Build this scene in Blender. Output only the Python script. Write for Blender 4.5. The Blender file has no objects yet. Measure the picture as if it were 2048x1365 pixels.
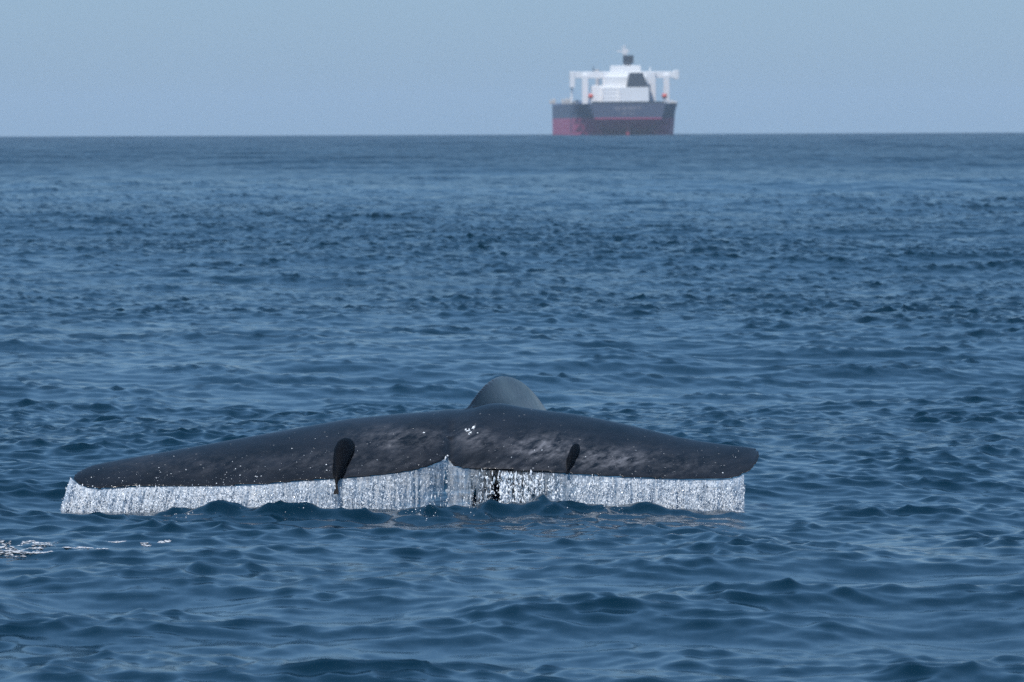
import bpy, bmesh, math, random
import numpy as np
from mathutils import Vector, Matrix, Euler

random.seed(7)
rng = np.random.default_rng(11)
scene = bpy.context.scene
C = scene.collection

# ------------------------------------------------------------------ camera
CAM_H = 3.56          # eye height on a small boat
LENS = 224.0
F_PX = LENS / 36.0 * 2048.0
PITCH = math.atan((682.5 - 256.0) / F_PX)
ROLL = -math.atan(8.0 / 2048.0)
EARTH = 6.371e6
cam_d = bpy.data.cameras.new('camera')
cam_d.lens = LENS
cam_d.sensor_width = 36.0
cam_d.clip_start = 0.5
cam_d.clip_end = 60000.0
cam_d.dof.use_dof = True
cam_d.dof.focus_distance = 59.6
cam_d.dof.aperture_fstop = 7.0
cam = bpy.data.objects.new('camera', cam_d)
C.objects.link(cam)
cam_rot = Matrix.Rotation(math.radians(90) - PITCH, 4, 'X') @ Matrix.Rotation(ROLL, 4, 'Z')
cam.matrix_world = Matrix.Translation((0, 0, CAM_H)) @ cam_rot
scene.camera = cam
CAMROT = np.array(cam_rot.to_3x3())


def at(px, py, Y):
    """point at distance Y that the photograph shows at pixel (px, py)"""
    d = CAMROT @ np.array([(px - 1024.0) / F_PX, (682.5 - py) / F_PX, -1.0])
    t = Y / d[1]
    return np.array([d[0] * t, Y, CAM_H + d[2] * t])


# ------------------------------------------------------------------ world, sun, exposure
SUN_EL = math.radians(60)
SUN_AZ = math.atan2(-0.55, -0.83)      # measured from +Y towards +X
to_sun = Vector((math.sin(SUN_AZ) * math.cos(SUN_EL), math.cos(SUN_AZ) * math.cos(SUN_EL), math.sin(SUN_EL)))
world = bpy.data.worlds.new('World')
scene.world = world
world.use_nodes = True
wn = world.node_tree
bg = wn.nodes['Background']
sky = wn.nodes.new('ShaderNodeTexSky')
sky.sky_type = 'NISHITA'
sky.sun_disc = False
sky.sun_elevation = SUN_EL
sky.sun_rotation = SUN_AZ
sky.altitude = 0
sky.air_density = 1.0
sky.dust_density = 0.6
sky.ozone_density = 4.0
sky_lift = wn.nodes.new('ShaderNodeVectorMath')      # even blue added to brighten the whole sky and its reflections
sky_lift.operation = 'ADD'
sky_lift.inputs[1].default_value = (1.25, 3.85, 7.6)
wn.links.new(sky.outputs[0], sky_lift.inputs[0])
wn.links.new(sky_lift.outputs[0], bg.inputs[0])
bg.inputs[1].default_value = 0.05
sun_d = bpy.data.lights.new('sun', 'SUN')
sun_d.energy = 4.6
sun_d.angle = math.radians(0.53)
sun_d.color = (1.0, 0.975, 0.94)
sun = bpy.data.objects.new('sun', sun_d)
C.objects.link(sun)
sun.rotation_euler = to_sun.to_track_quat('Z', 'Y').to_euler()
scene.view_settings.view_transform = 'Standard'
scene.view_settings.look = 'None'
scene.view_settings.exposure = 0.0
scene.view_settings.gamma = 1.0
scene.view_settings.use_curve_mapping = False
scene.cycles.use_denoising = False
scene.cycles.max_bounces = 8
scene.cycles.transparent_max_bounces = 16
scene.cycles.volume_bounces = 1


# ------------------------------------------------------------------ helpers
def tag(o, label=None, cat=None, group=None, kind=None):
    if label: o['label'] = label
    if cat: o['category'] = cat
    if group: o['group'] = group
    if kind: o['kind'] = kind
    return o


def obj(name, mesh, material=None, parent=None):
    o = bpy.data.objects.new(name, mesh)
    C.objects.link(o)
    if material is not None:
        mesh.materials.clear()
        mesh.materials.append(material)
    if parent is not None:
        o.parent = parent
    return o


def mesh_np(name, verts, faces, smooth=True):
    """verts (n,3); faces one (m,k) array or a list of such arrays"""
    me = bpy.data.meshes.new(name)
    verts = np.ascontiguousarray(verts, dtype=np.float32)
    if not isinstance(faces, list): faces = [faces]
    faces = [np.ascontiguousarray(f, dtype=np.int32) for f in faces]
    tot = np.concatenate([np.full(len(f), f.shape[1], np.int32) for f in faces])
    idx = np.concatenate([f.ravel() for f in faces])
    me.vertices.add(len(verts))
    me.vertices.foreach_set('co', verts.ravel())
    me.loops.add(len(idx))
    me.loops.foreach_set('vertex_index', idx)
    me.polygons.add(len(tot))
    me.polygons.foreach_set('loop_start', np.concatenate([[0], np.cumsum(tot)[:-1]]).astype(np.int32))
    me.polygons.foreach_set('loop_total', tot)
    me.polygons.foreach_set('use_smooth', np.full(len(tot), smooth, dtype=bool))
    me.update(calc_edges=True)
    return me


def grid_faces(nr, nc, wrap=False):
    r = np.arange(nr - 1)[:, None]
    c = np.arange(nc if wrap else nc - 1)[None, :]
    c2 = (c + 1) % nc
    a = r * nc + c
    b = r * nc + c2
    return np.stack([a, b, b + nc, a + nc], -1).reshape(-1, 4)


def smoothstep(a, b, x):
    t = np.clip((x - a) / (b - a), 0, 1)
    return t * t * (3 - 2 * t)


def mat(name):
    m = bpy.data.materials.new(name)
    m.use_nodes = True
    nt = m.node_tree
    return m, nt, nt.nodes['Principled BSDF'], nt.nodes['Material Output']


def node(nt, kind, **kw):
    n = nt.nodes.new(kind)
    for k, v in kw.items():
        setattr(n, k, v)
    return n


def math_node(nt, op, a, b=None, clamp=False):
    n = node(nt, 'ShaderNodeMath', operation=op, use_clamp=clamp)
    for i, v in enumerate((a, b)):
        if v is None: continue
        if isinstance(v, (int, float)): n.inputs[i].default_value = v
        else: nt.links.new(v, n.inputs[i])
    return n.outputs[0]


def noise(nt, vec, scale, detail=2.0, rough=0.5):
    n = node(nt, 'ShaderNodeTexNoise')
    n.inputs['Scale'].default_value = scale
    n.inputs['Detail'].default_value = detail
    n.inputs['Roughness'].default_value = rough
    if vec is not None: nt.links.new(vec, n.inputs['Vector'])
    return n


def mapping(nt, vec, scale=(1, 1, 1), rot=(0, 0, 0), loc=(0, 0, 0)):
    n = node(nt, 'ShaderNodeMapping')
    n.inputs['Scale'].default_value = scale
    n.inputs['Rotation'].default_value = rot
    n.inputs['Location'].default_value = loc
    nt.links.new(vec, n.inputs['Vector'])
    return n.outputs[0]


def ramp(nt, fac, stops):
    n = node(nt, 'ShaderNodeValToRGB')
    el = n.color_ramp.elements
    while len(el) < len(stops): el.new(0.5)
    for e, (p, c) in zip(el, stops):
        e.position = p
        e.color = (c, c, c, 1) if isinstance(c, (int, float)) else (*c, 1)
    nt.links.new(fac, n.inputs[0])
    return n.outputs[0]


def mix_col(nt, fac, a, b):
    n = node(nt, 'ShaderNodeMix', data_type='RGBA')
    for i, v in ((0, fac), (6, a), (7, b)):
        if isinstance(v, (int, float)): n.inputs[i].default_value = v
        elif isinstance(v, tuple): n.inputs[i].default_value = (*v, 1)
        else: nt.links.new(v, n.inputs[i])
    return n.outputs[2]


# ------------------------------------------------------------------ the sea
WIND = math.radians(82)


class Waves:
    """a periodic patch of wind waves between two wavelengths"""
    def __init__(self, tile, n, lmin, lmax, slope, spread, chop, seed, wind=WIND, expo=4.0):
        r = np.random.default_rng(seed)
        self.tile, self.n = tile, n
        k1 = 2 * np.pi * np.fft.fftfreq(n, d=tile / n)
        kx, ky = np.meshgrid(k1, k1)                     # rows = y
        k = np.hypot(kx, ky); k[0, 0] = 1
        cosw = (kx * math.cos(wind) + ky * math.sin(wind)) / k
        kmin, kmax = 2 * np.pi / lmax, 2 * np.pi / lmin
        band = smoothstep(kmin * 0.8, kmin * 1.3, k) * (1 - smoothstep(kmax * 0.75, kmax * 1.1, k))
        amp = np.sqrt(band * k ** -expo * (spread + (1 - spread) * cosw ** 4))
        amp[0, 0] = 0
        H = amp * (r.normal(size=(n, n)) + 1j * r.normal(size=(n, n)))
        h = np.fft.ifft2(H).real
        sx = np.fft.ifft2(1j * kx * H).real
        sy = np.fft.ifft2(1j * ky * H).real
        s = slope / math.sqrt((sx ** 2 + sy ** 2).mean())
        self.h = h * s
        self.dx = np.fft.ifft2(1j * kx / k * H).real * s * chop
        self.dy = np.fft.ifft2(1j * ky / k * H).real * s * chop

    def sample(self, x, y):
        u = (x / self.tile * self.n) % self.n
        v = (y / self.tile * self.n) % self.n
        i0 = np.floor(u).astype(int); j0 = np.floor(v).astype(int)
        fu = u - i0; fv = v - j0
        i0 %= self.n; j0 %= self.n
        i1 = (i0 + 1) % self.n; j1 = (j0 + 1) % self.n
        out = []
        for a in (self.h, self.dx, self.dy):
            out.append((a[j0, i0] * (1 - fu) + a[j0, i1] * fu) * (1 - fv) + (a[j1, i0] * (1 - fu) + a[j1, i1] * fu) * fv)
        return out


SWELL = Waves(263.0, 512, 6.0, 70.0, 0.030, 0.10, 0.9, 3, math.radians(97))
CHOP = Waves(47.0, 512, 0.55, 4.5, 0.090, 0.4, 1.1, 5)
RIPPLE = Waves(13.7, 768, 0.17, 0.62, 0.235, 0.45, 1.05, 8, math.radians(76), 3.8)
TURB = Waves(4.3, 256, 0.10, 0.7, 0.42, 0.8, 0.8, 21)

FLUKE_Y = 59.4
MPP = FLUKE_Y / F_PX            # metres per photo pixel at the fluke


def X(px): return (px - 1024.0) * MPP


def local_water(x, y):
    """the water heaped up and disturbed where the fluke leaves it: height, turbulence, calm"""
    along = smoothstep(X(230), X(420), x) * (1 - 0.45 * smoothstep(X(1180), X(1300), x) - 0.55 * smoothstep(X(1400), X(1560), x))
    yc = 58.55 + 0.16 * np.sin(x * 1.7 + 0.6)
    h = 0.105 * along * np.exp(-((y - yc) / 0.33) ** 2) * (0.75 + 0.35 * np.sin(x * 2.6 + 1.1) + 0.15 * np.sin(x * 6.1))
    h += 0.05 * np.exp(-((x - X(1310)) / 0.16) ** 2 - ((y - 58.7) / 0.2) ** 2)
    trough = -0.05 * smoothstep(X(150), X(380), x) * (1 - smoothstep(X(1000), X(1250), x)) * np.exp(-((y - 57.3) / 0.55) ** 2)
    turb = along * np.exp(-((y - yc + 0.12) / 0.38) ** 2) + 0.5 * along * np.exp(-((y - 59.4) / 0.5) ** 2)
    calm = smoothstep(X(60), X(320), x) * (1 - smoothstep(X(820), X(1120), x)) * np.exp(-((y - 56.6) / 0.85) ** 4)
    calm = np.maximum(calm, 0.8 * turb)
    return h + trough, turb, calm


def sea_displace(x, y, dr):
    """x, y, spacing of the mesh there -> displaced x, y, z"""
    d2 = x * x + y * y
    wa = 1 - smoothstep(15.0, 60.0, dr)
    wb = 1 - smoothstep(6.0, 25.0, dr)
    wc = 1 - smoothstep(0.35, 3.5, dr)
    wt = 1 - smoothstep(0.09, 0.2, dr)
    lh, turb, calm = local_water(x, y)
    h1, ax, ay = SWELL.sample(x, y)
    h2, bx, by = CHOP.sample(x, y)
    h3, cx, cy = RIPPLE.sample(x, y)
    h4, tx, ty = TURB.sample(x, y)
    # gusts: the small waves grow and die over tens of metres
    gust = 0.85 + 0.35 * np.sin(x * 0.11 + 0.07 * y + 1.3) * np.sin(y * 0.043 - 0.05 * x + 0.4)
    still = np.exp(-((x - X(800)) / 4.2) ** 4 - ((y - 58.6) / 2.6) ** 4)
    wa = wa * (1 - 0.85 * still)
    wb = wb * (1 - 0.65 * np.maximum(calm, still))
    wc = wc * (1 - 0.8 * calm) * gust
    wt = wt * turb
    wc = wc * np.clip(0.92 + 0.35 * h2 / CHOP.h.std(), 0.35, 1.8)      # short waves steepen on the crests of long ones
    # waves come in groups
    zz = wa * h1 + wb * h2 + wc * h3 + wt * h4 + lh - d2 / (2 * EARTH)
    xx = x + wa * ax + wb * bx + wc * cx + wt * tx
    yy = y + wa * ay + wb * by + wc * cy + wt * ty
    return xx, yy, zz


def build_sea():
    """one sheet round the boat out past the horizon, finer where waves are seen large"""
    half = math.radians(5.5)

    def angles(n):
        side = np.concatenate([np.linspace(-math.pi, -0.5, 9)[:-1], np.linspace(-0.5, -half, 13)[:-1]])
        return np.concatenate([side, np.linspace(-half, half, n), -side[::-1]])[:-1]      # closes on itself
    A1, A2, A3 = angles(901), angles(451), angles(226)
    d1 = np.concatenate([[0.8, 4, 9, 15, 21, 26, 30], np.arange(32, 39.5, 0.25), np.arange(39.6, 86, 0.08)])
    d2, d3 = list(np.arange(86.05, 219.9, 0.16)), []
    r = 220.0
    while r < 800: d2.append(r); r += 0.16 * (r / 220.0) ** 2.6
    r = d2[-1] + 1.0
    while r < 9500: d3.append(r); r += min(1.1 * (r / 450.0) ** 1.5, 0.35 * r * r / (F_PX / 2 * CAM_H))
    V, S, F, off = [], [], [], 0
    prev = None
    for d, A in ((d1, A1), (np.array(d2), A2), (np.array(d3), A3)):
        dr = np.gradient(d); da = np.abs(np.gradient(A))
        D, AA = np.meshgrid(d, A, indexing='ij')
        sp = np.maximum(np.broadcast_to(dr[:, None], D.shape), 0.6 * D * da[None, :])
        xx, yy, zz = sea_displace(D * np.sin(AA), D * np.cos(AA), sp)
        V.append(np.stack([xx, yy, zz], -1).reshape(-1, 3)); S.append(sp.ravel())
        F.append(grid_faces(len(d), len(A), wrap=True)[:, ::-1] + off)
        if prev is not None:                            # stitch the finer part to this coarser one
            lo, n1, m1 = prev
            ns = 20                                     # wide side columns, the same in every part
            i1 = np.arange(n1); i2 = np.where(i1 < ns, i1, np.where(i1 >= ns + m1, i1 - m1 // 2, ns + (i1 - ns) // 2))
            tris = []
            for p in range(n1):
                q = (p + 1) % n1
                tris.append((lo + q, lo + p, off + i2[p]))
                if i2[p] != i2[q]: tris.append((lo + q, off + i2[p], off + i2[q]))
            F.append(np.array(tris))
        prev = (off + (len(d) - 1) * len(A), len(A), len(A) - 39)
        off += D.size
    me = mesh_np('sea', np.concatenate(V), F)
    # slope of the waves too small for the sheet's own resolution, by wave band
    sp = np.concatenate(S)
    mss = 0.015 ** 2 + 0.065 ** 2 * smoothstep(0.35, 3.5, sp) + 0.05 ** 2 * smoothstep(6.0, 25.0, sp)
    at_ = me.attributes.new('fine_slope', 'FLOAT', 'POINT')
    at_.data.foreach_set('value', np.sqrt(mss).astype(np.float32))
    return me


def project(p):
    """photo pixel of a point"""
    q = CAMROT.T @ (np.asarray(p, float) - np.array([0, 0, CAM_H]))
    return 1024 + F_PX * q[0] / -q[2], 682.5 - F_PX * q[1] / -q[2]


def sea_at(px, py):
    """distance at which the water surface shows at the photo pixel"""
    best = None
    for Y in np.arange(45, 62, 0.1):
        x = np.array([(px - 1024) * Y / F_PX]); y = np.array([Y])
        xx, yy, zz = sea_displace(x, y, np.array([0.08]))
        e = abs(project((xx[0], yy[0], zz[0]))[1] - py)
        if best is None or e < best[0]: best = (e, Y)
    return best[1]


def sea_z(x, y):
    x = np.asarray(x, float); y = np.asarray(y, float)
    return sea_displace(x, y, np.full(x.shape, 0.05))[2]


def sea_material():
    m, nt, b, out = mat('sea_water')
    geo = node(nt, 'ShaderNodeNewGeometry')
    pos = geo.outputs['Position']
    # ripples finer than the sheet: slopes added to the surface normal; the finest of all as gloss
    fs = node(nt, 'ShaderNodeAttribute', attribute_name='fine_slope').outputs['Fac']
    total = None
    for sc_, rz, amp, det in (((5.0, 5.0, 1.0), 0.15, 0.07, 2.0), ((14.0, 9.0, 1.0), -0.2, 0.06, 2.0), ((0.05, 0.04, 1.0), 0.05, 4.5, 6.0)):
        n = noise(nt, mapping(nt, pos, sc_, (0, 0, rz)), 1.0, det, 0.78 if det > 4 else 0.6)
        s = node(nt, 'ShaderNodeVectorMath', operation='SUBTRACT')
        nt.links.new(n.outputs['Color'], s.inputs[0]); s.inputs[1].default_value = (0.5, 0.5, 0.5)
        k = node(nt, 'ShaderNodeVectorMath', operation='MULTIPLY')
        nt.links.new(s.outputs[0], k.inputs[0]); k.inputs[1].default_value = (amp * 0.7, amp, 0)
        if det > 4:        # wave groups too far out for the sheet to carry
            k2 = node(nt, 'ShaderNodeVectorMath', operation='SCALE')
            nt.links.new(k.outputs[0], k2.inputs[0]); nt.links.new(math_node(nt, 'MULTIPLY', fs, 6.0), k2.inputs['Scale'])
            k = k2
        if total is None: total = k.outputs[0]
        else:
            a = node(nt, 'ShaderNodeVectorMath', operation='ADD')
            nt.links.new(total, a.inputs[0]); nt.links.new(k.outputs[0], a.inputs[1]); total = a.outputs[0]
    a = node(nt, 'ShaderNodeVectorMath', operation='ADD')
    nt.links.new(geo.outputs['Normal'], a.inputs[0]); nt.links.new(total, a.inputs[1])
    nn = node(nt, 'ShaderNodeVectorMath', operation='NORMALIZE')
    nt.links.new(a.outputs[0], nn.inputs[0])
    nt.links.new(nn.outputs[0], b.inputs['Normal'])
    # wind patches: the surface is rougher in gusts
    g1 = noise(nt, mapping(nt, pos, (0.035, 0.012, 1.0), (0, 0, 0.1)), 1.0, 3.0, 0.6)
    g2 = noise(nt, mapping(nt, pos, (0.9, 0.11, 1.0), (0, 0, -0.05)), 1.0, 3.0, 0.65)
    g = math_node(nt, 'ADD', math_node(nt, 'MULTIPLY', g1.outputs[0], 0.8), math_node(nt, 'MULTIPLY', g2.outputs[0], 2.2))
    g = math_node(nt, 'SUBTRACT', g, 0.5)
    alpha = math_node(nt, 'MULTIPLY', math_node(nt, 'MULTIPLY', fs, 1.41), g)
    nt.links.new(math_node(nt, 'SQRT', math_node(nt, 'MAXIMUM', alpha, 0.004)), b.inputs['Roughness'])
    b.inputs['Base Color'].default_value = (0.0003, 0.0115, 0.0230, 1)
    b.inputs['IOR'].default_value = 1.333
    return m


sea = obj('sea', build_sea(), sea_material())
tag(sea, 'deep blue choppy open sea reaching to the horizon', 'sea', kind='structure')

# ------------------------------------------------------------------ the whale
UP = np.array([(143, 959), (147, 950), (155, 943), (170, 935), (190, 928), (260, 915), (350, 900), (430, 886), (520, 870), (600, 856), (700, 839),
               (800, 830), (870, 827), (905, 825), (935, 824), (960, 817), (985, 811.5), (1010, 812.5), (1040, 817.5), (1070, 821), (1100, 824), (1150, 829), (1200, 838), (1250, 848),
               (1300, 859.5), (1350, 872), (1400, 881.5), (1450, 888), (1490, 891), (1508, 894), (1519, 900), (1524, 911)], float)
LO = np.array([(143, 960), (147, 966), (158, 974), (175, 980), (200, 983.5), (230, 981), (280, 978), (350, 977), (450, 977), (520, 974), (600, 967),
               (680, 962), (760, 955), (820, 947), (860, 937), (880, 928), (890, 920), (895, 916), (899, 925), (906, 934), (916, 939), (930, 942),
               (1000, 944.5), (1100, 949.5), (1150, 954), (1250, 960), (1350, 964), (1430, 965), (1460, 963), (1480, 958), (1500, 947), (1514, 933), (1521, 921), (1524, 912)], float)
NOTCH = 897.0


def fluke_te_y(px):
    t = np.where(px < NOTCH, (NOTCH - px) / (NOTCH - 143), (px - NOTCH) / (1524 - NOTCH))
    return 59.25 + 0.30 * np.exp(-t / 0.05) + 0.12 * np.sin(np.pi * np.clip(t, 0, 1)) * -1 + 0.05 * t


def fluke_le_y(px):
    ext = np.interp(px, LO[:, 0], LO[:, 1]) - np.interp(px, UP[:, 0], UP[:, 1])
    dip = np.where(np.abs(px - NOTCH) < 60, np.interp(px, (NOTCH - 60, NOTCH + 60), (940, 944)) - np.interp(px, UP[:, 0], UP[:, 1]), ext)
    return fluke_te_y(px) + 2.5 * np.maximum(dip, ext) * MPP + 0.01


def fluke_mesh():
    s = np.linspace(0, 1, 260)
    px = 143 + (1524 - 143) * (0.5 - 0.5 * np.cos(np.pi * s)) * 0.35 + (1524 - 143) * s * 0.65
    top = np.interp(px, UP[:, 0], UP[:, 1])
    bot = np.interp(px, LO[:, 0], LO[:, 1])
    bot = np.maximum(bot, top + 0.5)
    ty, ly = fluke_te_y(px), fluke_le_y(px)
    nsec = 48
    rows = []
    for i in range(len(px)):
        t = (NOTCH - px[i]) / (NOTCH - 143) if px[i] < NOTCH else (px[i] - NOTCH) / (1524 - NOTCH)
        thick = 0.17 * (1 - t) + 0.06
        tip = min(1.0, min(i, len(px) - 1 - i) / 14.0)
        thick *= math.sqrt(max(tip, 0.0)) * 0.95 + 0.05
        L = at(px[i], top[i] + 2.0 * tip, ly[i])
        T = at(px[i], bot[i] - 2.5 * tip, ty[i])
        c = T - L
        n = np.array([0, c[2], -c[1]]); n /= np.linalg.norm(n) + 1e-9       # towards the sky
        if n[2] < 0: n = -n
        ring = []
        for j in range(nsec):
            a = 2 * np.pi * j / nsec
            u = 0.5 - 0.5 * math.cos(a)               # 0 leading edge, 1 trailing edge
            prof = (1.9 * math.sqrt(u + 1e-6) * (1 - u) ** 0.85 + 0.16 * math.sqrt(max(0, u * (1 - u)))) * 0.5
            side = 1 if j <= nsec // 2 else -1
            off = side * thick * prof * (1.0 if side > 0 else 0.8)
            camber = 0.10 * (1 - 0.7 * t) * u * (1 - u) * 4 * 0.35
            crease = -0.035 * math.exp(-((px[i] - (NOTCH + 8 * (1 - u))) / 11.0) ** 2) * smoothstep(0.35, 0.75, u)
            belly = 0.02 * math.exp(-((px[i] - 985) / 90.0) ** 2) * (1 - u)
            p = L + c * u + n * (off + (camber + crease + belly) * (1 if side > 0 else 0.9))
            ring.append(p)
        rows.append(ring)
    v = np.array(rows)
    nr = len(rows)
    v = v.reshape(-1, 3)
    f = grid_faces(nr, nsec, wrap=True)
    return v, f, nr, nsec


def stock_mesh():
    # px of ridge, py of ridge top, distance, half width, depth of the section
    K = np.array([(901, 872, 59.9, .03, .12), (907, 860, 60.1, .05, .22), (916, 843, 60.3, .08, .32), (930, 822, 60.5, .11, .44), (946, 799, 60.8, .15, .56), (961, 779, 61.15, .20, .70), (976, 764.5, 61.55, .25, .82), (990, 755.5, 62.0, .31, .94),
                  (1004, 751.5, 62.6, .40, 1.05), (1026, 755.5, 63.2, .47, 1.15), (1048, 769, 63.8, .54, 1.25), (1068, 796, 64.5, .60, 1.35), (1072, 850, 65.2, .60, 1.4),
                  (1074, 930, 66.0, .66, 1.4), (1074, 1040, 66.8, .70, 1.5), (1074, 1180, 67.4, .72, 1.5)], float)
    tt = np.linspace(0, len(K) - 1, 140)
    idx = np.arange(len(K))

    def cat(col):       # catmull-rom
        i = np.clip(np.floor(tt).astype(int), 0, len(K) - 2); f = tt - i
        p = lambda q: K[np.clip(q, 0, len(K) - 1), col]
        p0, p1, p2, p3 = p(i - 1), p(i), p(i + 1), p(i + 2)
        return 0.5 * (2 * p1 + (p2 - p0) * f + (2 * p0 - 5 * p1 + 4 * p2 - p3) * f ** 2 + (3 * p1 - p0 - 3 * p2 + p3) * f ** 3)
    kx, ky, kd, kw, kh = [cat(c) for c in range(5)]
    ridge = np.array([at(a, b, c) for a, b, c in zip(kx, ky, kd)])
    tan = np.gradient(ridge, axis=0); tan /= np.linalg.norm(tan, axis=1)[:, None]
    nsec = 40
    rows = []
    for i in range(len(ridge)):
        t = tan[i]
        right = np.cross(t, np.array([0, 0, 1.0])); right /= np.linalg.norm(right)
        # near the end the body dives: keep the section upright in its own frame
        up = np.cross(right, t)
        ring = []
        for j in range(nsec):
            a = 2 * np.pi * j / nsec
            s, c = math.sin(a), math.cos(a)
            q = 0.5 - 0.5 * c                              # 0 at ridge, 1 at keel
            wv = abs(s) * (0.24 + 1.10 * q) * (1 if s >= 0 else -1)
            ring.append(ridge[i] - up * kh[i] * q + right * kw[i] * wv)
        rows.append(ring)
    v = np.array(rows).reshape(-1, 3)
    return v, grid_faces(len(rows), nsec, wrap=True), len(rows), nsec


def close_caps(v, f, nr, nc):
    """triangulate and cap both ends of a tube"""
    f = np.concatenate([f[:, [0, 1, 2]], f[:, [0, 2, 3]]])
    c0, c1 = v[:nc].mean(0), v[-nc:].mean(0)
    n = len(v)
    v = np.concatenate([v, [c0, c1]])
    j = np.arange(nc); j2 = (j + 1) % nc
    f = np.concatenate([f, np.stack([np.full(nc, n), j2, j], -1), np.stack([np.full(nc, n + 1), (nr - 1) * nc + j, (nr - 1) * nc + j2], -1)])
    return v, f


def whale_material():
    m, nt, b, out = mat('whale_skin')
    tc = node(nt, 'ShaderNodeTexCoord')
    pos = tc.outputs['Object']
    sep = node(nt, 'ShaderNodeSeparateXYZ'); nt.links.new(pos, sep.inputs[0])
    xx, yy, zz = sep.outputs
    dark, mid, pale = (0.0034, 0.0044, 0.0068), (0.0110, 0.0128, 0.0180), (0.20, 0.20, 0.22)
    # broad cloudy tone
    n1 = noise(nt, mapping(nt, pos, (1.0, 1.0, 1.6), (0, 0.5, 0)), 2.2, 4.0, 0.6)
    f1 = ramp(nt, n1.outputs[0], [(0.38, 0.0), (0.68, 1.0)])

    def band(coord, c, w):
        d = math_node(nt, 'SUBTRACT', coord, c)
        d = math_node(nt, 'DIVIDE', d, w)
        d = math_node(nt, 'POWER', math_node(nt, 'ABSOLUTE', d), 2.0)
        return math_node(nt, 'MULTIPLY', d, -1.0)

    def patch(cx, wx, cz, wz):
        s = math_node(nt, 'ADD', band(xx, cx, wx), band(zz, cz, wz))
        return math_node(nt, 'EXPONENT', s)
    # blue whale mottling lies over the middle of the fluke, in brushed streaks
    w = None
    for px_, py_, wx, wz, amp in ((1085, 895, .34, .10, 1.0), (1215, 915, .42, .085, 0.9), (800, 880, .42, .10, .55), (950, 880, .22, .10, .5), (1010, 930, .5, .06, .4), (700, 920, .8, .09, .3), (420, 930, 1.0, .1, .16), (1340, 930, .5, .1, .25)):
        p = at(px_, py_, 59.7)
        q = math_node(nt, 'MULTIPLY', patch(float(p[0]), wx, float(p[2]), wz), amp)
        w = q if w is None else math_node(nt, 'MAXIMUM', w, q)
    streak = noise(nt, mapping(nt, mapping(nt, pos, (1, 1, 1), (0, math.radians(30), 0)), (1.6, 2.0, 6.0)), 3.0, 7.0, 0.68)
    fleck = noise(nt, mapping(nt, pos, (1, 1, 1.4), (0, 0.5, 0)), 13.0, 5.0, 0.7)
    sm = math_node(nt, 'MULTIPLY', ramp(nt, streak.outputs[0], [(0.40, 0.0), (0.66, 1.0)]), ramp(nt, fleck.outputs[0], [(0.30, 0.25), (0.62, 1.0)]))
    fac = math_node(nt, 'MULTIPLY', sm, w, clamp=True)
    base = mix_col(nt, f1, dark, mid)
    base = mix_col(nt, fac, base, pale)
    # tail stock in slate grey; left of the ridge painted darker as its shaded face
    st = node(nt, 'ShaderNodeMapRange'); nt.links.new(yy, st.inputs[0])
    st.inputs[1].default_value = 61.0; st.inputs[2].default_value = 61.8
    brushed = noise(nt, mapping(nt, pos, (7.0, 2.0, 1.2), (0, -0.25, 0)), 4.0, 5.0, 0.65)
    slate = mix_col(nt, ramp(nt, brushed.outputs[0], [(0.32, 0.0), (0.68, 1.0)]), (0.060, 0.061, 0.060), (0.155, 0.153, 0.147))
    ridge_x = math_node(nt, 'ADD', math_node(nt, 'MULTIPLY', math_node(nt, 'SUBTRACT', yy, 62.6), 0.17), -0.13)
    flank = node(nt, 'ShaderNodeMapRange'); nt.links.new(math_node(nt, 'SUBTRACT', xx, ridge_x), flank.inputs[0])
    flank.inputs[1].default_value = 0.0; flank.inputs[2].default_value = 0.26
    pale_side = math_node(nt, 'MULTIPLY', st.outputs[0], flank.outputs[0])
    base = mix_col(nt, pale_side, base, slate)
    # shade of creases in the stock's flank, painted as dark marks
    for px_, py_, yy_, wx, wz in ((1042, 765, 63.0, .022, .05), (1056, 779, 63.2, .026, .05), (971, 789, 61.4, .02, .05), (998, 800, 62.0, .015, .06)):
        p = at(px_, py_, yy_)
        base = mix_col(nt, math_node(nt, 'MULTIPLY', math_node(nt, 'MULTIPLY', patch(float(p[0]), wx, float(p[2]), wz), st.outputs[0]), 0.75, clamp=True), base, (0.010, 0.011, 0.014))
    p = at(985, 816, 60.8)  # crescent of shadow in the crease below the stock, painted into the skin
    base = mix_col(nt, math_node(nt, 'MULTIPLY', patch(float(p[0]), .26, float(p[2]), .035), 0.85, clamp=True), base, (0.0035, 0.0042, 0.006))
    # small round scars
    vor = node(nt, 'ShaderNodeTexVoronoi'); vor.inputs['Scale'].default_value = 9.0
    nt.links.new(pos, vor.inputs['Vector'])
    dots = math_node(nt, 'MULTIPLY', math_node(nt, 'LESS_THAN', vor.outputs['Distance'], 0.085), math_node(nt, 'GREATER_THAN', fleck.outputs[0], 0.50))
    base = mix_col(nt, math_node(nt, 'MULTIPLY', dots, 0.55), base, (0.20, 0.20, 0.20))
    nt.links.new(base, b.inputs['Base Color'])
    rg = ramp(nt, fleck.outputs[0], [(0.3, 0.5), (0.7, 0.66)])
    nt.links.new(rg, b.inputs['Roughness'])
    b.inputs['IOR'].default_value = 1.33
    b.inputs['Specular IOR Level'].default_value = 0.2
    b.inputs['Coat Weight'].default_value = 0.45
    b.inputs['Coat Roughness'].default_value = 0.13
    b.inputs['Coat IOR'].default_value = 1.33
    bm_ = node(nt, 'ShaderNodeBump'); bm_.inputs['Strength'].default_value = 0.14; bm_.inputs['Distance'].default_value = 0.012
    nt.links.new(noise(nt, pos, 22.0, 4.0, 0.6).outputs[0], bm_.inputs['Height'])
    nt.links.new(bm_.outputs[0], b.inputs['Normal'])
    return m


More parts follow.
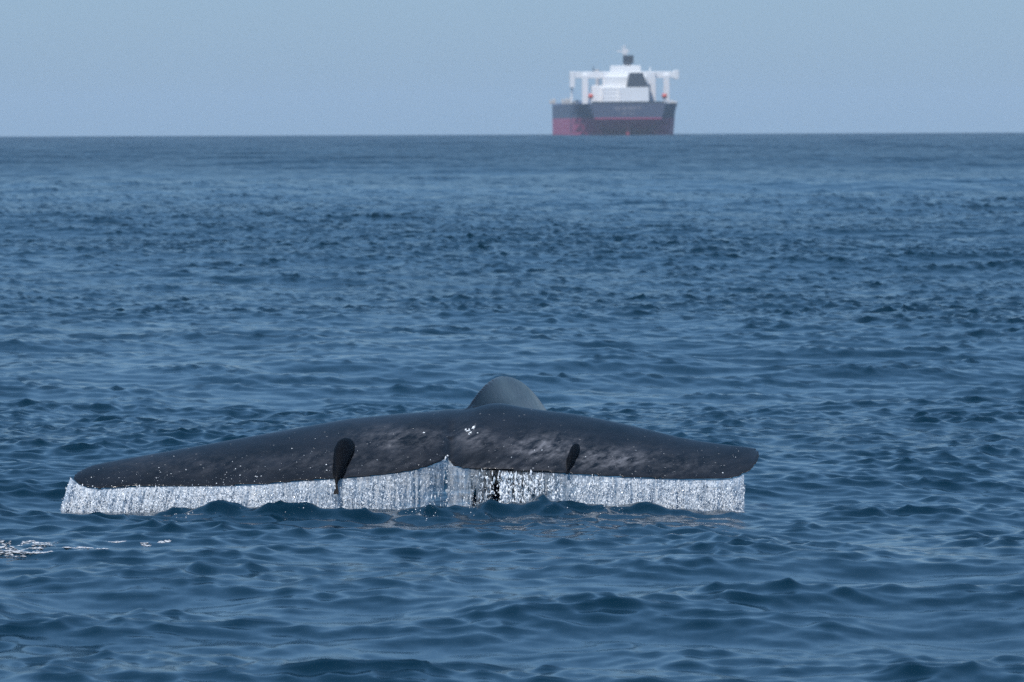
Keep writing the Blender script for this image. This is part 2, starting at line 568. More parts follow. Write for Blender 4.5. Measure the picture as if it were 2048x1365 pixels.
def build_whale():
    v1, f1 = close_caps(*fluke_mesh())
    v2, f2 = close_caps(*stock_mesh())
    v = np.concatenate([v1, v2]); f = np.concatenate([f1, f2 + len(v1)])
    tmp = bpy.data.objects.new('whale_tmp', mesh_np('whale_tmp', v, f))
    C.objects.link(tmp)
    rm = tmp.modifiers.new('r', 'REMESH'); rm.mode = 'VOXEL'; rm.voxel_size = 0.016
    sm = tmp.modifiers.new('s', 'SMOOTH'); sm.factor = 0.5; sm.iterations = 14
    dg = bpy.context.evaluated_depsgraph_get()
    me = bpy.data.meshes.new_from_object(tmp.evaluated_get(dg))
    bpy.data.objects.remove(tmp)
    me.polygons.foreach_set('use_smooth', np.ones(len(me.polygons), bool))
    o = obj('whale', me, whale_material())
    return tag(o, 'dark grey mottled whale raising its wide tail fluke, arched tail stock behind', 'whale')


whale = build_whale()
from mathutils.bvhtree import BVHTree
WB = BVHTree.FromPolygons([v.co[:] for v in whale.data.vertices], [p.vertices[:] for p in whale.data.polygons])


def on_whale(px, py):
    o = Vector((0, 0, CAM_H)); d = (Vector(at(px, py, 60.0)) - o).normalized()
    hit = WB.ray_cast(o, d)
    return hit[0], hit[1]


# ------------------------------------------------------------------ remoras clinging to the fluke
def remora_material():
    m, nt, b, out = mat('remora_skin')
    tc = node(nt, 'ShaderNodeTexCoord')
    n = noise(nt, tc.outputs['Object'], 14.0, 3.0)
    nt.links.new(mix_col(nt, n.outputs[0], (0.0012, 0.0014, 0.002), (0.0035, 0.004, 0.006)), b.inputs['Base Color'])
    b.inputs['Roughness'].default_value = 0.5
    b.inputs['IOR'].default_value = 1.16
    return m


REMORA_MAT = remora_material()


def build_remora(label, pts, flat):
    """pts: list of (px, py, half width px, lift off the skin) from head to tail"""
    root = bpy.data.objects.new('remora', None)
    C.objects.link(root)
    tag(root, label, 'fish', 'remoras clinging to the fluke')
    P = np.array(pts, float)
    n = 44
    t = np.linspace(0, 1, n); tk = np.linspace(0, 1, len(P))

    def smoothcol(c):
        a = np.interp(t, tk, P[:, c])
        for _ in range(3):
            a[1:-1] = 0.25 * a[:-2] + 0.5 * a[1:-1] + 0.25 * a[2:]
        return a
    px, py, hw, lift = [smoothcol(c) for c in range(4)]
    last = None
    cen = []
    for a, b_, l in zip(px, py, lift):
        h, nn = on_whale(a, b_)
        if h is None or (last is not None and h.y > last + 0.25):
            y = last if last is not None else 59.3
            y -= 0.004
        else: y = h.y
        last = y
        cen.append(at(a, b_, y - l))
    cen = np.array(cen)
    base = Vector(cen[0])
    root.location = base
    tan = np.gradient(cen, axis=0); tan /= np.linalg.norm(tan, axis=1)[:, None]
    ring_n = 20
    rows = []
    view = np.array([0, 1.0, 0.0])
    for i in range(n):
        r = np.cross(tan[i], view); r /= np.linalg.norm(r)
        d = np.cross(r, tan[i])
        w = hw[i] * MPP
        rows.append([cen[i] + r * w * math.cos(2 * np.pi * k / ring_n) + d * (w * flat) * math.sin(2 * np.pi * k / ring_n) - np.array(base) for k in range(ring_n)])
    v, f = close_caps(np.array(rows).reshape(-1, 3), grid_faces(n, ring_n, wrap=True), n, ring_n)
    obj('body', mesh_np('remora_body', v, f), REMORA_MAT, root)

    def fin(name, a, b_, out, lean, thick=0.006):
        """low fin along the body between stations a and b, rising by out to the side given by sign"""
        ss = np.linspace(a, b_, 12)
        i = np.clip((ss * (n - 1)).astype(int), 0, n - 1)
        prof = np.sin(np.pi * np.linspace(0.02, 0.98, 12)) ** 0.7
        vs = []
        for q in (-1, 1):
            for row in (0, 1):
                for k in range(12):
                    r = np.cross(tan[i[k]], view); r /= np.linalg.norm(r)
                    side = 1 if out > 0 else -1
                    base_p = cen[i[k]] + r * side * hw[i[k]] * MPP * 0.8
                    tipp = base_p + r * out * prof[k] + tan[i[k]] * lean
                    vs.append((base_p if row == 0 else tipp) + np.array([0, q * thick, 0]) - np.array(base))
        vs = np.array(vs); g = grid_faces(2, 12)
        rim = np.array([[k, k + 1, k + 25, k + 24] for k in range(12, 23)])
        obj(name, mesh_np('remora_' + name, vs, np.concatenate([g, g[:, ::-1] + 24, rim])), REMORA_MAT, root)
    L = np.linalg.norm(cen[-1] - cen[0])
    fin('dorsal_fin', 0.5, 0.85, 0.010 * L / 0.4, 0.02)
    fin('anal_fin', 0.5, 0.82, -0.012 * L / 0.4, 0.02)
    # forked tail
    e = cen[-1]; tt = tan[-1]; r = np.cross(tt, view); r /= np.linalg.norm(r)
    s = L * 0.16
    outl = [(-.13, 0.2), (-.30, 0.95), (-.1, .95), (0, .9), (.12, .95), (.22, 0.9), (.13, .2), (0, -0.3)]
    vs = []
    for q in (-1, 1):
        for a, b_ in outl: vs.append(e + r * a * s * 0.8 + tt * b_ * s + np.array([0, q * 0.006, 0]) - np.array(base))
    me = bpy.data.meshes.new('remora_tail')
    k = len(outl)
    me.from_pydata([tuple(p) for p in vs], [], [tuple(range(k)), tuple(range(2 * k - 1, k - 1, -1))] + [(a, (a + 1) % k, (a + 1) % k + k, a + k) for a in range(k)])
    obj('tail_fin', me, REMORA_MAT, root)
    return root


build_remora('larger black remora on the longer fluke lobe, its tail hanging past the edge',
             [(699, 882, 8, .035), (696, 887, 16, .05), (691, 895, 20, .06), (687, 906, 20, .06), (683, 918, 17, .055), (680, 930, 13.5, .05), (678, 942, 9, .045), (675, 952, 6, .045), (673, 962, 3.6, .05), (673, 968, 2.6, .05)], 0.62)
build_remora('smaller slim black remora lying on the pale blotches of the shorter fluke lobe',
             [(1156, 890.5, 4, .03), (1153, 894, 8, .035), (1150, 900, 9.5, .04), (1147, 908, 9.5, .04), (1143, 917, 8, .04), (1140, 926, 5.5, .035), (1137, 934, 3.2, .03), (1136, 940, 2, .03)], 0.6)


# ------------------------------------------------------------------ water pouring off the trailing edge
OCT_V = np.array([(1, 0, 0), (-1, 0, 0), (0, 1, 0), (0, -1, 0), (0, 0, 1), (0, 0, -1)], float)
OCT_F = np.array([(0, 2, 4), (2, 1, 4), (1, 3, 4), (3, 0, 4), (2, 0, 5), (1, 2, 5), (3, 1, 5), (0, 3, 5)])


def blobs_mesh(name, cen, size, smooth=False):
    """many small drops in one mesh: centres (n,3), sizes (n,3), each turned at random"""
    n = len(cen)
    q = rng.normal(size=(n, 4)); q /= np.linalg.norm(q, axis=1)[:, None]
    # small random tilts only, so long drops stay upright
    ax = rng.normal(size=(n, 3)) * 0.14
    base = OCT_V[None] + rng.normal(size=(n, 6, 3)) * 0.22
    v = base * size[:, None, :]
    ang = rng.uniform(0, 2 * np.pi, n); ca, sa = np.cos(ang)[:, None], np.sin(ang)[:, None]
    x, y = v[..., 0] * ca - v[..., 1] * sa, v[..., 0] * sa + v[..., 1] * ca
    v = np.stack([x + ax[:, :1] * v[..., 2], y + ax[:, 1:2] * v[..., 2], v[..., 2]], -1) + cen[:, None, :]
    f = (OCT_F[None] + 6 * np.arange(n)[:, None, None]).reshape(-1, 3)
    return mesh_np(name, v.reshape(-1, 3), f, smooth)


def drop_material():
    m, nt, b, out = mat('water_drops')
    b.inputs['Base Color'].default_value = (0.90, 0.93, 0.96, 1)
    b.inputs['Roughness'].default_value = 0.12
    b.inputs['IOR'].default_value = 1.333
    b.inputs['Transmission Weight'].default_value = 0.1
    return m


DROP_MAT = drop_material()


def smooth_noise_1d(n, cells, seed):
    r = np.random.default_rng(seed)
    a = r.uniform(0, 1, cells + 1)
    t = np.linspace(0, cells - 1e-6, n); i = t.astype(int); f = t - i; f = f * f * (3 - 2 * f)
    return a[i] * (1 - f) + a[i + 1] * f


# how thick the falling water is along the edge (photo px -> 0..1)
DENS = np.array([(143, .9), (250, 1.0), (450, .95), (600, .85), (700, .75), (780, .55), (840, .35), (880, .18), (895, .3), (905, .12), (935, .2), (950, .3), (975, .42), (990, .2), (1003, .4), (1012, 1.4), (1080, 1.4), (1087, .25), (1095, .9), (1124, .9), (1130, .2), (1140, .25), (1148, .9), (1200, .85), (1300, .9), (1400, 1.0), (1480, 1.0)], float)
# how milky the film is
MILK = np.array([(143, .92), (400, .88), (600, .75), (760, .62), (840, .48), (900, .42), (935, .36), (960, .2), (985, .08), (1040, .12), (1120, .30), (1170, .55), (1250, .75), (1400, .88), (1480, .9)], float)
PX0, PX1 = 141.0, 1488.0


def edge_point(px):
    """trailing edge under photo column px"""
    px = np.asarray(px, float)
    lo = np.interp(px, LO[:, 0], LO[:, 1])
    y = fluke_te_y(px)
    pts = np.array([at(a, b_ - 3.0, c) for a, b_, c in zip(px, lo, y)])
    return pts


def fall(px, t, extra=0.0):
    """position after falling the fraction t from the edge to the sea"""
    e = edge_point(px)
    drift_x = -0.065 * np.clip((520 - px) / 380, 0, 1) - 0.03 * np.clip((900 - px) / 300, 0, 1)
    bottom = np.array([-0.03] * len(px))
    p = e.copy()
    p[:, 0] += drift_x * t ** 0.8
    p[:, 1] += 0.015 - 0.09 * t + extra
    zb = sea_z(p[:, 0], p[:, 1]) + bottom
    p[:, 2] = e[:, 2] * (1 - t) + zb * t
    return p


def build_fall():
    root = bpy.data.objects.new('falling_water', None)
    C.objects.link(root)
    # --- films: fluted translucent sheets with torn holes
    ncol, nrow = 900, 34
    px = np.linspace(PX0, PX1, ncol)
    films_v, films_f, films_a = [], [], []
    off = 0
    for layer in range(2):
        flute = (smooth_noise_1d(ncol, 190, 31 + layer) - 0.5) * 0.05 + (smooth_noise_1d(ncol, 420, 41 + layer) - 0.5) * 0.022
        thick1 = smooth_noise_1d(ncol, 120, 51 + layer)
        fine = smooth_noise_1d(ncol, 380, 61 + layer)
        rows, al = [], []
        for i, t in enumerate(np.linspace(0, 1, nrow)):
            wander = (smooth_noise_1d(ncol, 60, 71 + layer) - 0.5) * 9 * t
            q = np.clip(px + wander * np.clip((px - 200) / 100, 0, 1) * np.clip((1450 - px) / 40, 0, 1), PX0, PX1)
            p = fall(q, np.full(ncol, t), 0.0)
            p[:, 1] += flute * (0.3 + t) + (0.035 if layer else -0.01) + (rng.uniform(-1, 1, ncol)) * 0.008
            rows.append(p)
            d = np.interp(px, MILK[:, 0], MILK[:, 1])
            al.append(d)
        v = np.array(rows).reshape(-1, 3); a = np.array(al)
        f = grid_faces(nrow, ncol)
        # torn holes
        dens = np.interp(px, DENS[:, 0], DENS[:, 1])
        keep_col = (0.55 * thick1 + 0.45 * fine)
        hole = np.zeros((nrow - 1, ncol - 1), bool)
        for i in range(nrow - 1):
            t = i / (nrow - 1)
            hole[i] = (keep_col[:-1] < (0.62 - 0.62 * dens[:-1]) * (0.55 + 0.75 * t) + (0.07 if layer else 0.02))
        f = f[~hole.ravel()]
        films_v.append(v); films_f.append(f + off); films_a.append(a.ravel()); off += len(v)
    me = mesh_np('film', np.concatenate(films_v), np.concatenate(films_f))
    at_ = me.attributes.new('milk', 'FLOAT', 'POINT')
    at_.data.foreach_set('value', np.concatenate(films_a).astype(np.float32))
    m, nt, b, out = mat('water_film')
    b.inputs['Roughness'].default_value = 0.10
    b.inputs['IOR'].default_value = 1.333
    tr = node(nt, 'ShaderNodeBsdfTransparent'); tr.inputs[0].default_value = (0.90, 0.95, 0.98, 1)
    tl = node(nt, 'ShaderNodeBsdfTranslucent'); tl.inputs[0].default_value = (0.6, 0.7, 0.8, 1)
    at_n = node(nt, 'ShaderNodeAttribute', attribute_name='milk')
    tc = node(nt, 'ShaderNodeTexCoord')
    strand = noise(nt, mapping(nt, tc.outputs['Object'], (24, 14, 1.6), (0, -0.12, 0)), 1.0, 7.0, 0.74)
    nt.links.new(mix_col(nt, ramp(nt, strand.outputs[0], [(0.40, 0.0), (0.60, 1.0)]), (0.38, 0.48, 0.60), (0.98, 0.99, 1.0)), b.inputs['Base Color'])
    bub = noise(nt, mapping(nt, tc.outputs['Object'], (26, 26, 9)), 1.0, 4.0, 0.7)
    fac = math_node(nt, 'ADD', at_n.outputs['Fac'], math_node(nt, 'MULTIPLY', math_node(nt, 'SUBTRACT', bub.outputs[0], 0.5), 1.3), clamp=True)
    mx1 = node(nt, 'ShaderNodeMixShader'); mx1.inputs[0].default_value = 0.35
    nt.links.new(b.outputs[0], mx1.inputs[1]); nt.links.new(tl.outputs[0], mx1.inputs[2])
    mx = node(nt, 'ShaderNodeMixShader')
    nt.links.new(fac, mx.inputs[0]); nt.links.new(tr.outputs[0], mx.inputs[1]); nt.links.new(mx1.outputs[0], mx.inputs[2])
    nt.links.new(mx.outputs[0], out.inputs['Surface'])
    bp = node(nt, 'ShaderNodeBump'); bp.inputs['Strength'].default_value = 0.9; bp.inputs['Distance'].default_value = 0.02
    nt.links.new(noise(nt, mapping(nt, tc.outputs['Object'], (40, 40, 16)), 1.0, 3.0, 0.6).outputs[0], bp.inputs['Height'])
    nt.links.new(bp.outputs[0], b.inputs['Normal'])
    film = obj('film', me, m, root)
    tag(film, kind='stuff')
    # --- drops and strings of drops
    N = 16500
    cand = rng.uniform(PX0, PX1, N * 3)
    clump = smooth_noise_1d(4000, 260, 91); clump2 = smooth_noise_1d(4000, 700, 92)
    ci = ((cand - PX0) / (PX1 - PX0) * 3999).astype(int)
    w = np.interp(cand, DENS[:, 0], DENS[:, 1]) * (0.10 + 1.3 * clump[ci] ** 2.2) * (0.25 + clump2[ci])
    gap = np.exp(-((cand - 1045) / 95.0) ** 4)
    w = w * (1 - gap) + gap * 1.0 * np.interp(cand, DENS[:, 0], DENS[:, 1]) * np.clip(clump[ci] * 0.7 + clump2[ci] * 0.7 - 0.4, 0, 1)
    sel = cand[rng.uniform(0, 1.1, len(cand)) < w][:N]
    t = 0.05 + 0.95 * rng.beta(1.15, 0.95, len(sel))
    wob = (smooth_noise_1d(4000, 60, 71)[((sel - PX0) / (PX1 - PX0) * 3999).astype(int)] - 0.5) * 9 * t
    p = fall(np.clip(sel + wob, PX0, PX1), t)
    p += rng.normal(size=p.shape) * np.array([0.008, 0.035, 0.012])
    p[:, 1] -= 0.03
    s = 0.0022 + 0.0050 * rng.uniform(0, 1, len(sel)) ** 2.2
    s *= 1 + 0.7 * np.exp(-((sel - 1045) / 95.0) ** 4)
    size = np.stack([s, s, s * rng.uniform(1.1, 3.6, len(sel))], -1)
    o = obj('drops', blobs_mesh('drops', p, size), DROP_MAT, root)
    tag(o, kind='stuff')
    tag(root, 'bright white curtain of seawater pouring off the trailing edge of the fluke', 'water', kind='stuff')
    return root


build_fall()


# ------------------------------------------------------------------ wet glints on the skin, spatter on the heaped water
def build_skin_drops():
    pts, sz = [], []
    n = 0
    while n < 330:
        px = random.uniform(170, 1500); t = random.betavariate(2.6, 1.1)
        if random.random() > (1.0 if px < 720 else 0.45): continue
        a = np.interp(px, UP[:, 0], UP[:, 1]); b_ = np.interp(px, LO[:, 0], LO[:, 1])
        h, nn = on_whale(px, a + (b_ - a) * t)
        if h is None or h.y > 61.5: continue
        pts.append(np.array(h + nn * 0.003)); s = 0.0015 + 0.0055 * random.random() ** 5
        sz.append((s * random.uniform(1, 1.8), s, s)); n += 1
    for px, py, r in ((945, 857, 3.4), (938, 861, 2.0), (932, 860, 1.4), (941, 866, 1.6), (938, 869, 1.2), (848, 866, 1.3), (895, 912, 1.2), (947, 855, 3.0), (935, 863, 1.6)):
        for _ in range(14):
            h, nn = on_whale(px + random.gauss(0, r * .55), py + random.gauss(0, r * .5))
            if h is None: continue
            pts.append(np.array(h + nn * 0.003)); s = random.uniform(.0016, .0060)
            sz.append((s * 1.5, s, s))
    o = obj('water_drops', blobs_mesh('water_drops', np.array(pts), np.array(sz)), DROP_MAT)
    tag(o, 'sparkling beads of water clinging to the whale fluke', 'water drops', kind='stuff')
    # churn where the curtain lands
    px = rng.uniform(150, 1480, 4500)
    cl = smooth_noise_1d(3000, 70, 27)[((px - 150) / 1330 * 2999).astype(int)]
    px = px[rng.uniform(0, 1, len(px)) < cl ** 1.6 * np.interp(px, DENS[:, 0], np.clip(DENS[:, 1], 0, 1))]
    p = fall(px, np.ones(len(px)))
    p[:, 1] += rng.normal(size=len(px)) * 0.07 - 0.05
    p[:, 2] = sea_z(p[:, 0], p[:, 1]) + 0.09 * rng.uniform(0, 1, len(px)) ** 3
    s = 0.0016 + 0.005 * rng.uniform(0, 1, len(px)) ** 3
    o = obj('splash', blobs_mesh('splash', p, np.stack([s, s, s], -1)), DROP_MAT)
    tag(o, 'low white splash where the curtain of water meets the sea', 'splash', kind='stuff')
    # spatter on the heaped water in front of it
    n = 1500
    px = rng.uniform(300, 1260, n)
    cl = smooth_noise_1d(2000, 24, 17)[((px - 300) / 960 * 1999).astype(int)]
    px = px[rng.uniform(0, 1, n) < cl ** 2.2]
    x = (px - 1024) * MPP * 0.99
    y = 58.45 + rng.normal(size=len(px)) * 0.20
    xx, yy, zz = sea_displace(x, y, np.full(x.shape, 0.05))
    s = 0.0014 + 0.0055 * rng.uniform(0, 1, len(px)) ** 4
    o = obj('spatter', blobs_mesh('spatter', np.stack([xx, yy, zz + 0.004], -1), np.stack([s * 1.4, s, s], -1)), DROP_MAT)
    tag(o, 'glinting spatter on the heaped dark water below the fluke', 'spatter', kind='stuff')


build_skin_drops()


# ------------------------------------------------------------------ foam
def build_foam():
    """thin rafts of bubbles lying on the water"""
    pats = []
    for px, py, w, d in ((30, 1097, 62, 7), (75, 1092, 40, 4.5), (100, 1094, 30, 4), (5, 1088, 14, 4), (160, 1099, 32, 3), (175, 1096, 16, 2.6), (236, 1086, 20, 2.6), (40, 1104, 60, 3.6), (300, 1088, 9, 1.6), (335, 1085, 12, 1.5), (120, 1060, 16, 1.5), (70, 1086, 30, 2.2), (205, 1100, 12, 1.4)):
        Y = sea_at(px, py)
        pats.append((px, Y, w, d))
    P, Z = [], []
    for px, Y, w, dpx in pats:
        cx = (px - 1024) * Y / F_PX; rx = w * Y / F_PX; ry = dpx * Y * Y / (CAM_H * F_PX)
        n = int(16 + 5 * w)
        # bubbles gather along a few wavering threads of the patch
        k = rng.integers(0, 4, n)
        u = rng.uniform(-1, 1, n)
        thread = rng.uniform(-0.7, 0.7, 4)[k] + 0.30 * np.sin(u * rng.uniform(2, 6, 4)[k] + rng.uniform(0, 6, 4)[k])
        vv = thread * np.sqrt(np.clip(1 - u * u, 0, 1)) + rng.normal(size=n) * 0.10
        x = cx + u * rx; y = Y + vv * ry
        xx, yy, zz = sea_displace(x, y, np.full(x.shape, 0.08))
        s_ = 0.002 + 0.010 * rng.uniform(0, 1, n) ** 3
        P.append(np.stack([xx, yy, zz + 0.002], -1)); Z.append(np.stack([s_ * 1.5, s_ * 2.2, s_ * 0.35], -1))
    m, nt, b, out = mat('sea_foam')
    b.inputs['Base Color'].default_value = (0.52, 0.54, 0.57, 1)
    b.inputs['Roughness'].default_value = 0.7
    o = obj('sea_foam', blobs_mesh('sea_foam', np.concatenate(P), np.concatenate(Z)), m)
    tag(o, 'thin white foam streaks on the calmer water in front of the fluke', 'foam', kind='stuff')


build_foam()

# ------------------------------------------------------------------ the tanker
SHIP_D = 3650.0
SM = SHIP_D / F_PX           # metres per photo pixel at the ship


def paint(name, col, rough=0.5, grime=0.25):
    m, nt, b, out = mat(name)
    tc = node(nt, 'ShaderNodeTexCoord')
    n = noise(nt, mapping(nt, tc.outputs['Object'], (1, 1, 0.25)), 0.22, 5.0, 0.65)
    nt.links.new(mix_col(nt, ramp(nt, n.outputs[0], [(0.4, 0.0), (0.75, grime)]), col, tuple(c * 0.45 + 0.02 for c in col)), b.inputs['Base Color'])
    b.inputs['Roughness'].default_value = rough
    return m


def box(bm, x0, x1, y0, y1, z0, z1):
    m = Matrix.Translation(((x0 + x1) / 2, (y0 + y1) / 2, (z0 + z1) / 2)) @ Matrix.Diagonal((abs(x1 - x0), abs(y1 - y0), abs(z1 - z0), 1))
    return bmesh.ops.create_cube(bm, size=1, matrix=m)['verts']


def cyl(bm, x, y, z0, z1, r0, r1, seg=16):
    bmesh.ops.create_cone(bm, cap_ends=True, segments=seg, radius1=r0, radius2=r1, depth=z1 - z0, matrix=Matrix.Translation((x, y, (z0 + z1) / 2)))


def part(name, m, parent, fn, bevel=0.15):
    bm = bmesh.new(); fn(bm)
    if bevel:
        bmesh.ops.bevel(bm, geom=bm.edges[:], offset=bevel, segments=1, affect='EDGES', clamp_overlap=True)
    me = bpy.data.meshes.new(name); bm.to_mesh(me); bm.free()
    return obj(name, me, m, parent)


def build_tanker():
    root = bpy.data.objects.new('tanker', None); C.objects.link(root)
    tag(root, 'large oil tanker with white bridge house and dark red hull on the horizon', 'ship')
    root.location = ((1258 - 1024) * SM, SHIP_D, -SHIP_D ** 2 / (2 * EARTH) - 0.8)
    root.rotation_euler = (0, 0, math.radians(2.5))
    white = paint('ship_white', (0.80, 0.80, 0.80), 0.5, 0.12)
    dark = paint('ship_funnel', (0.025, 0.03, 0.04), 0.5, 0.2)
    orange = paint('lifeboat_orange', (0.65, 0.09, 0.04), 0.5, 0.1)
    deckred = paint('deck_paint', (0.20, 0.09, 0.07), 0.7, 0.3)
    # hull paint: charcoal topsides with blue haze mixed into the colour, red bottom paint, parted at the load line
    hm, nt, b, out = mat('ship_hull_paint')
    tc = node(nt, 'ShaderNodeTexCoord'); sep = node(nt, 'ShaderNodeSeparateXYZ'); nt.links.new(tc.outputs['Object'], sep.inputs[0])
    n = noise(nt, mapping(nt, tc.outputs['Object'], (1, 1, 0.3)), 0.12, 6.0, 0.7)
    top_c = mix_col(nt, n.outputs[0], (0.050, 0.060, 0.105), (0.085, 0.095, 0.145))
    red_c = mix_col(nt, n.outputs[0], (0.46, 0.05, 0.14), (0.36, 0.07, 0.14))
    nt.links.new(mix_col(nt, math_node(nt, 'LESS_THAN', sep.outputs[2], 10.9), top_c, red_c), b.inputs['Base Color'])
    b.inputs['Roughness'].default_value = 0.55
    # stations: y, half width at deck, half width low, z of the bottom edge, deck z
    S = [(0, 21.0, 19.0, 10.2, 19.0), (4, 23.5, 15.0, 7.0, 19.0), (9, 26.0, 9.5, 3.6, 19.0), (15, 28.2, 7.0, 0.6, 19.0), (24, 29.9, 19.0, -3.0, 19.0), (40, 30, 27.5, -4.0, 19.0),
         (62, 30, 29.6, -4, 19), (150, 30, 29.6, -4, 19), (270, 30, 29.6, -4, 19.0), (295, 28.5, 26, -4, 19.8), (314, 21, 17, -4, 21), (324, 12, 8, -4, 22), (330, 1.0, .6, -4, 22.5)]
    prof = [0, .12, .28, .48, .72, 1.0]
    rows = []
    for y, wt, wb, zb, zd in S:
        r = []
        for q in prof: r.append((-(wb + (wt - wb) * q ** 0.55), y, zb + (zd - zb) * q))
        for q in prof[::-1]: r.append(((wb + (wt - wb) * q ** 0.55), y, zb + (zd - zb) * q))
        rows.append(r)
    nc = len(prof) * 2
    v = np.array(rows).reshape(-1, 3)
    f = [tuple(q) for q in grid_faces(len(S), nc, wrap=True)[:, ::-1]]
    f.append(tuple(range(nc))); f.append(tuple(range((len(S) - 1) * nc + nc - 1, (len(S) - 1) * nc - 1, -1)))
    me = bpy.data.meshes.new('hull'); me.from_pydata([tuple(p) for p in v], [], f)
    bmx = bmesh.new(); bmx.from_mesh(me); bmesh.ops.recalc_face_normals(bmx, faces=bmx.faces[:]); bmx.to_mesh(me); bmx.free()
    hull = obj('hull', me, hm, root)
    part('rudder', paint('rudder_red', (0.34, 0.04, 0.06)), hull, lambda bm: box(bm, -.9, .9, 3.5, 11.5, -4, 6.4))

    def letters(bm):
        r = random.Random(4)
        for row, (n, z, h) in enumerate(((11, 15.2, 1.9), (8, 12.8, 1.2))):
            wdt = 1.25 if row == 0 else 0.85
            x = -n * wdt / 2 * 1.1
            for k in range(n):
                for s in range(3):
                    a = r.choice(((0, .22, 0, 1), (.6, .82, 0, 1), (0, .8, .8, 1), (0, .8, 0, .2), (0, .8, .4, .58)))
                    box(bm, x + a[0] * wdt, x + a[1] * wdt, -.10 - 0.01 * s, .02, z + a[2] * h, z + a[3] * h)
                x += wdt * 1.1
    tag(part('stern_lettering', paint('lettering_paint', (0.33, 0.30, 0.33)), hull, letters, 0), kind='stuff')
    bw = paint('bulwark_paint', (0.05, 0.055, 0.065))
    for q in ((-21, 21, .2, .5, 19, 20.2), (-29.9, -29.6, 26, 60, 19, 20.0), (29.6, 29.9, 26, 60, 19, 20.0)):
        part('bulwark', bw, hull, lambda bm: box(bm, *q), 0)
    # accommodation block
    zc = lambda py: (271.5 - py) * SM
    xc = lambda px: (px - 1255) * SM

    def house(bm):
        box(bm, xc(1211), xc(1296), 30, 52, 19.0, zc(172))
        box(bm, xc(1216), xc(1300), 33, 52, zc(172), zc(150))
        box(bm, xc(1213), xc(1320), 40, 56, 19.0, zc(140))
        box(bm, xc(1230), xc(1290), 41, 55, zc(140), zc(128))
        box(bm, xc(1190), xc(1213), 42, 52, 19.0, zc(168))
    dh = part('deckhouse', white, root, house, 0.2)

    def deck_lines(bm):
        for py in (193, 184, 176): box(bm, xc(1210), xc(1297), 29.92, 30.2, zc(py), zc(py) + .35)
    part('deck_edge', paint('deck_edge_grey', (0.70, 0.70, 0.70)), dh, deck_lines, 0)
    for side, (a, b_, c0, c1) in enumerate(((1147, 1213, 1148, 1158), (1320, 1367, 0, 0))):
        def wing(bm):
            box(bm, xc(a), xc(b_), 44, 50, zc(153), zc(140))
            if side == 0: box(bm, xc(1147), xc(1157), 43.6, 50.4, zc(172), zc(139.5))
            else: box(bm, xc(1358), xc(1368), 43.6, 50.4, zc(156), zc(137.5))
        part('bridge_wing', white, root, wing)
    for a, b_ in ((1171, 1183), (1336, 1348), (1313, 1319)):
        part('wing_support', white, root, lambda bm: box(bm, xc(a), xc(b_), 40.5, 44.2, 19.0, zc(147)))
    part('wing_support', white, root, lambda bm: box(bm, xc(1149), xc(1153), 46, 48, 19.0, zc(172)))

    def funnel(bm):
        vs = box(bm, xc(1257), xc(1298), 14, 30, zc(172), zc(143))
        for q in vs:
            if q.co.z > zc(150): q.co.x = q.co.x * 0.62 + xc(1272) * 0.38; q.co.y += 1.5 if q.co.y < 20 else -1
    fn = part('funnel', dark, root, funnel, 0.4)
    part('funnel_casing', white, root, lambda bm: box(bm, xc(1244), xc(1300), 13, 30.0, 19.0, zc(172.5)))
    part('stair_tower', paint('stair_shade', (0.10, 0.12, 0.15)), root, lambda bm: box(bm, xc(1298), xc(1306), 26, 38, 19.0, zc(166)))

    def radar(bm):
        cyl(bm, xc(1265), 46, zc(128), zc(120), 2.0, 1.4)
        box(bm, xc(1255), xc(1276), 45, 47.5, zc(124), zc(107))
    part('radar_tower', dark, root, radar, 0.2)

    def mast(bm):
        cyl(bm, xc(1258), 47, zc(126), zc(86), .7, .35)
        box(bm, xc(1243), xc(1268), 46.6, 47.4, zc(100), zc(97.5))
        box(bm, xc(1254), xc(1264), 46.5, 47.5, zc(105), zc(94))
        box(bm, xc(1250), xc(1260), 46.6, 47.4, zc(91), zc(89.5))
    part('mast', paint('mast_pale', (0.72, 0.70, 0.70)), root, mast, 0)
    part('antenna', dark, root, lambda bm: cyl(bm, xc(1195), 47, zc(139), zc(128), .4, .15), 0)
    part('antenna', white, root, lambda bm: cyl(bm, xc(1310), 47, zc(139), zc(130), .5, .2), 0)
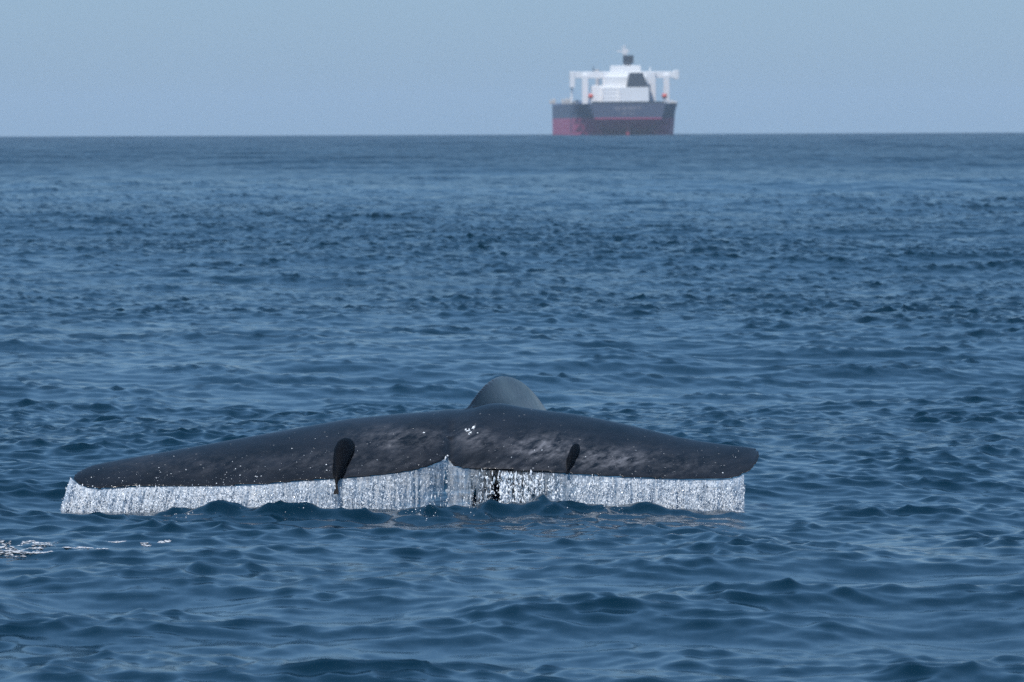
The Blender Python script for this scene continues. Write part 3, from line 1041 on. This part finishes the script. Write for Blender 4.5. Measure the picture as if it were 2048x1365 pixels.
    # lifeboats on their davits
    for a in (1187, 1336):
        def boat(bm):
            bmesh.ops.create_uvsphere(bm, u_segments=16, v_segments=10, radius=1, matrix=Matrix.Translation((xc(a), 34, zc(190))) @ Matrix.Diagonal((1.55, 5.5, 1.7, 1)))
        lb = part('lifeboat', orange, root, boat, 0)
        for y in (30, 37):
            part('davit', white, lb, lambda bm: box(bm, xc(a) - .3, xc(a) + .3, y, y + .6, 19, zc(183)), 0)
    # mooring gear and vents along the after deck
    r = random.Random(9)
    for px_, w, h in ((1110, 5, 8), (1116, 5, 11), (1134, 6, 10), (1142, 6, 12), (1150, 5, 14), (1163, 5, 9), (1160, 4, 6)):
        part('deck_gear', paint('deck_gear_paint', (0.55, 0.52, 0.50)) if 'deck_gear_paint' not in bpy.data.materials else bpy.data.materials['deck_gear_paint'], root,
             lambda bm: [box(bm, xc(px_) - w * SM * .5 + 8 * 0, xc(px_) + w * SM * .5, 48, 54, 19.0, 19.0 + h * SM * .8), cyl(bm, xc(px_), 56, 19, 19 + h * SM, .8, .8)])
    for px_, w, h in ((1326, 6, 5), (1345, 8, 6), (1352, 5, 4), (1275, 6, 3.5), (1240, 7, 3)):
        part('winch', bpy.data.materials['deck_gear_paint'], root, lambda bm: [box(bm, xc(px_) - w * SM * .5, xc(px_) + w * SM * .5, 6, 10, 19.0, 19.0 + h * SM * .7), cyl(bm, xc(px_), 8, 19, 19 + h * SM, 1.2, 1.0)])
    part('deck_crane', bpy.data.materials['deck_gear_paint'], root, lambda bm: [cyl(bm, -8, 165, 19, 40, 1.6, 1.2), box(bm, -8.6, -7.4, 165, 195, 38, 40)])
    return root


build_tanker()


# ------------------------------------------------------------------ sea haze
def build_haze():
    bm = bmesh.new()
    R = 10500.0
    box(bm, -R, R, -R, R, -10.0, 62.0)
    me = bpy.data.meshes.new('haze'); bm.to_mesh(me); bm.free()
    m = bpy.data.materials.new('haze'); m.use_nodes = True
    nt = m.node_tree; nt.nodes.clear()
    out = node(nt, 'ShaderNodeOutputMaterial'); v = node(nt, 'ShaderNodeVolumePrincipled')
    v.inputs['Color'].default_value = (0.68, 0.83, 0.98, 1)
    v.inputs['Density'].default_value = 0.000065
    v.inputs['Anisotropy'].default_value = 0.0
    nt.links.new(v.outputs[0], out.inputs['Volume'])
    o = obj('haze', me, m)
    tag(o, 'thin blue sea haze', 'haze', kind='stuff')


build_haze()
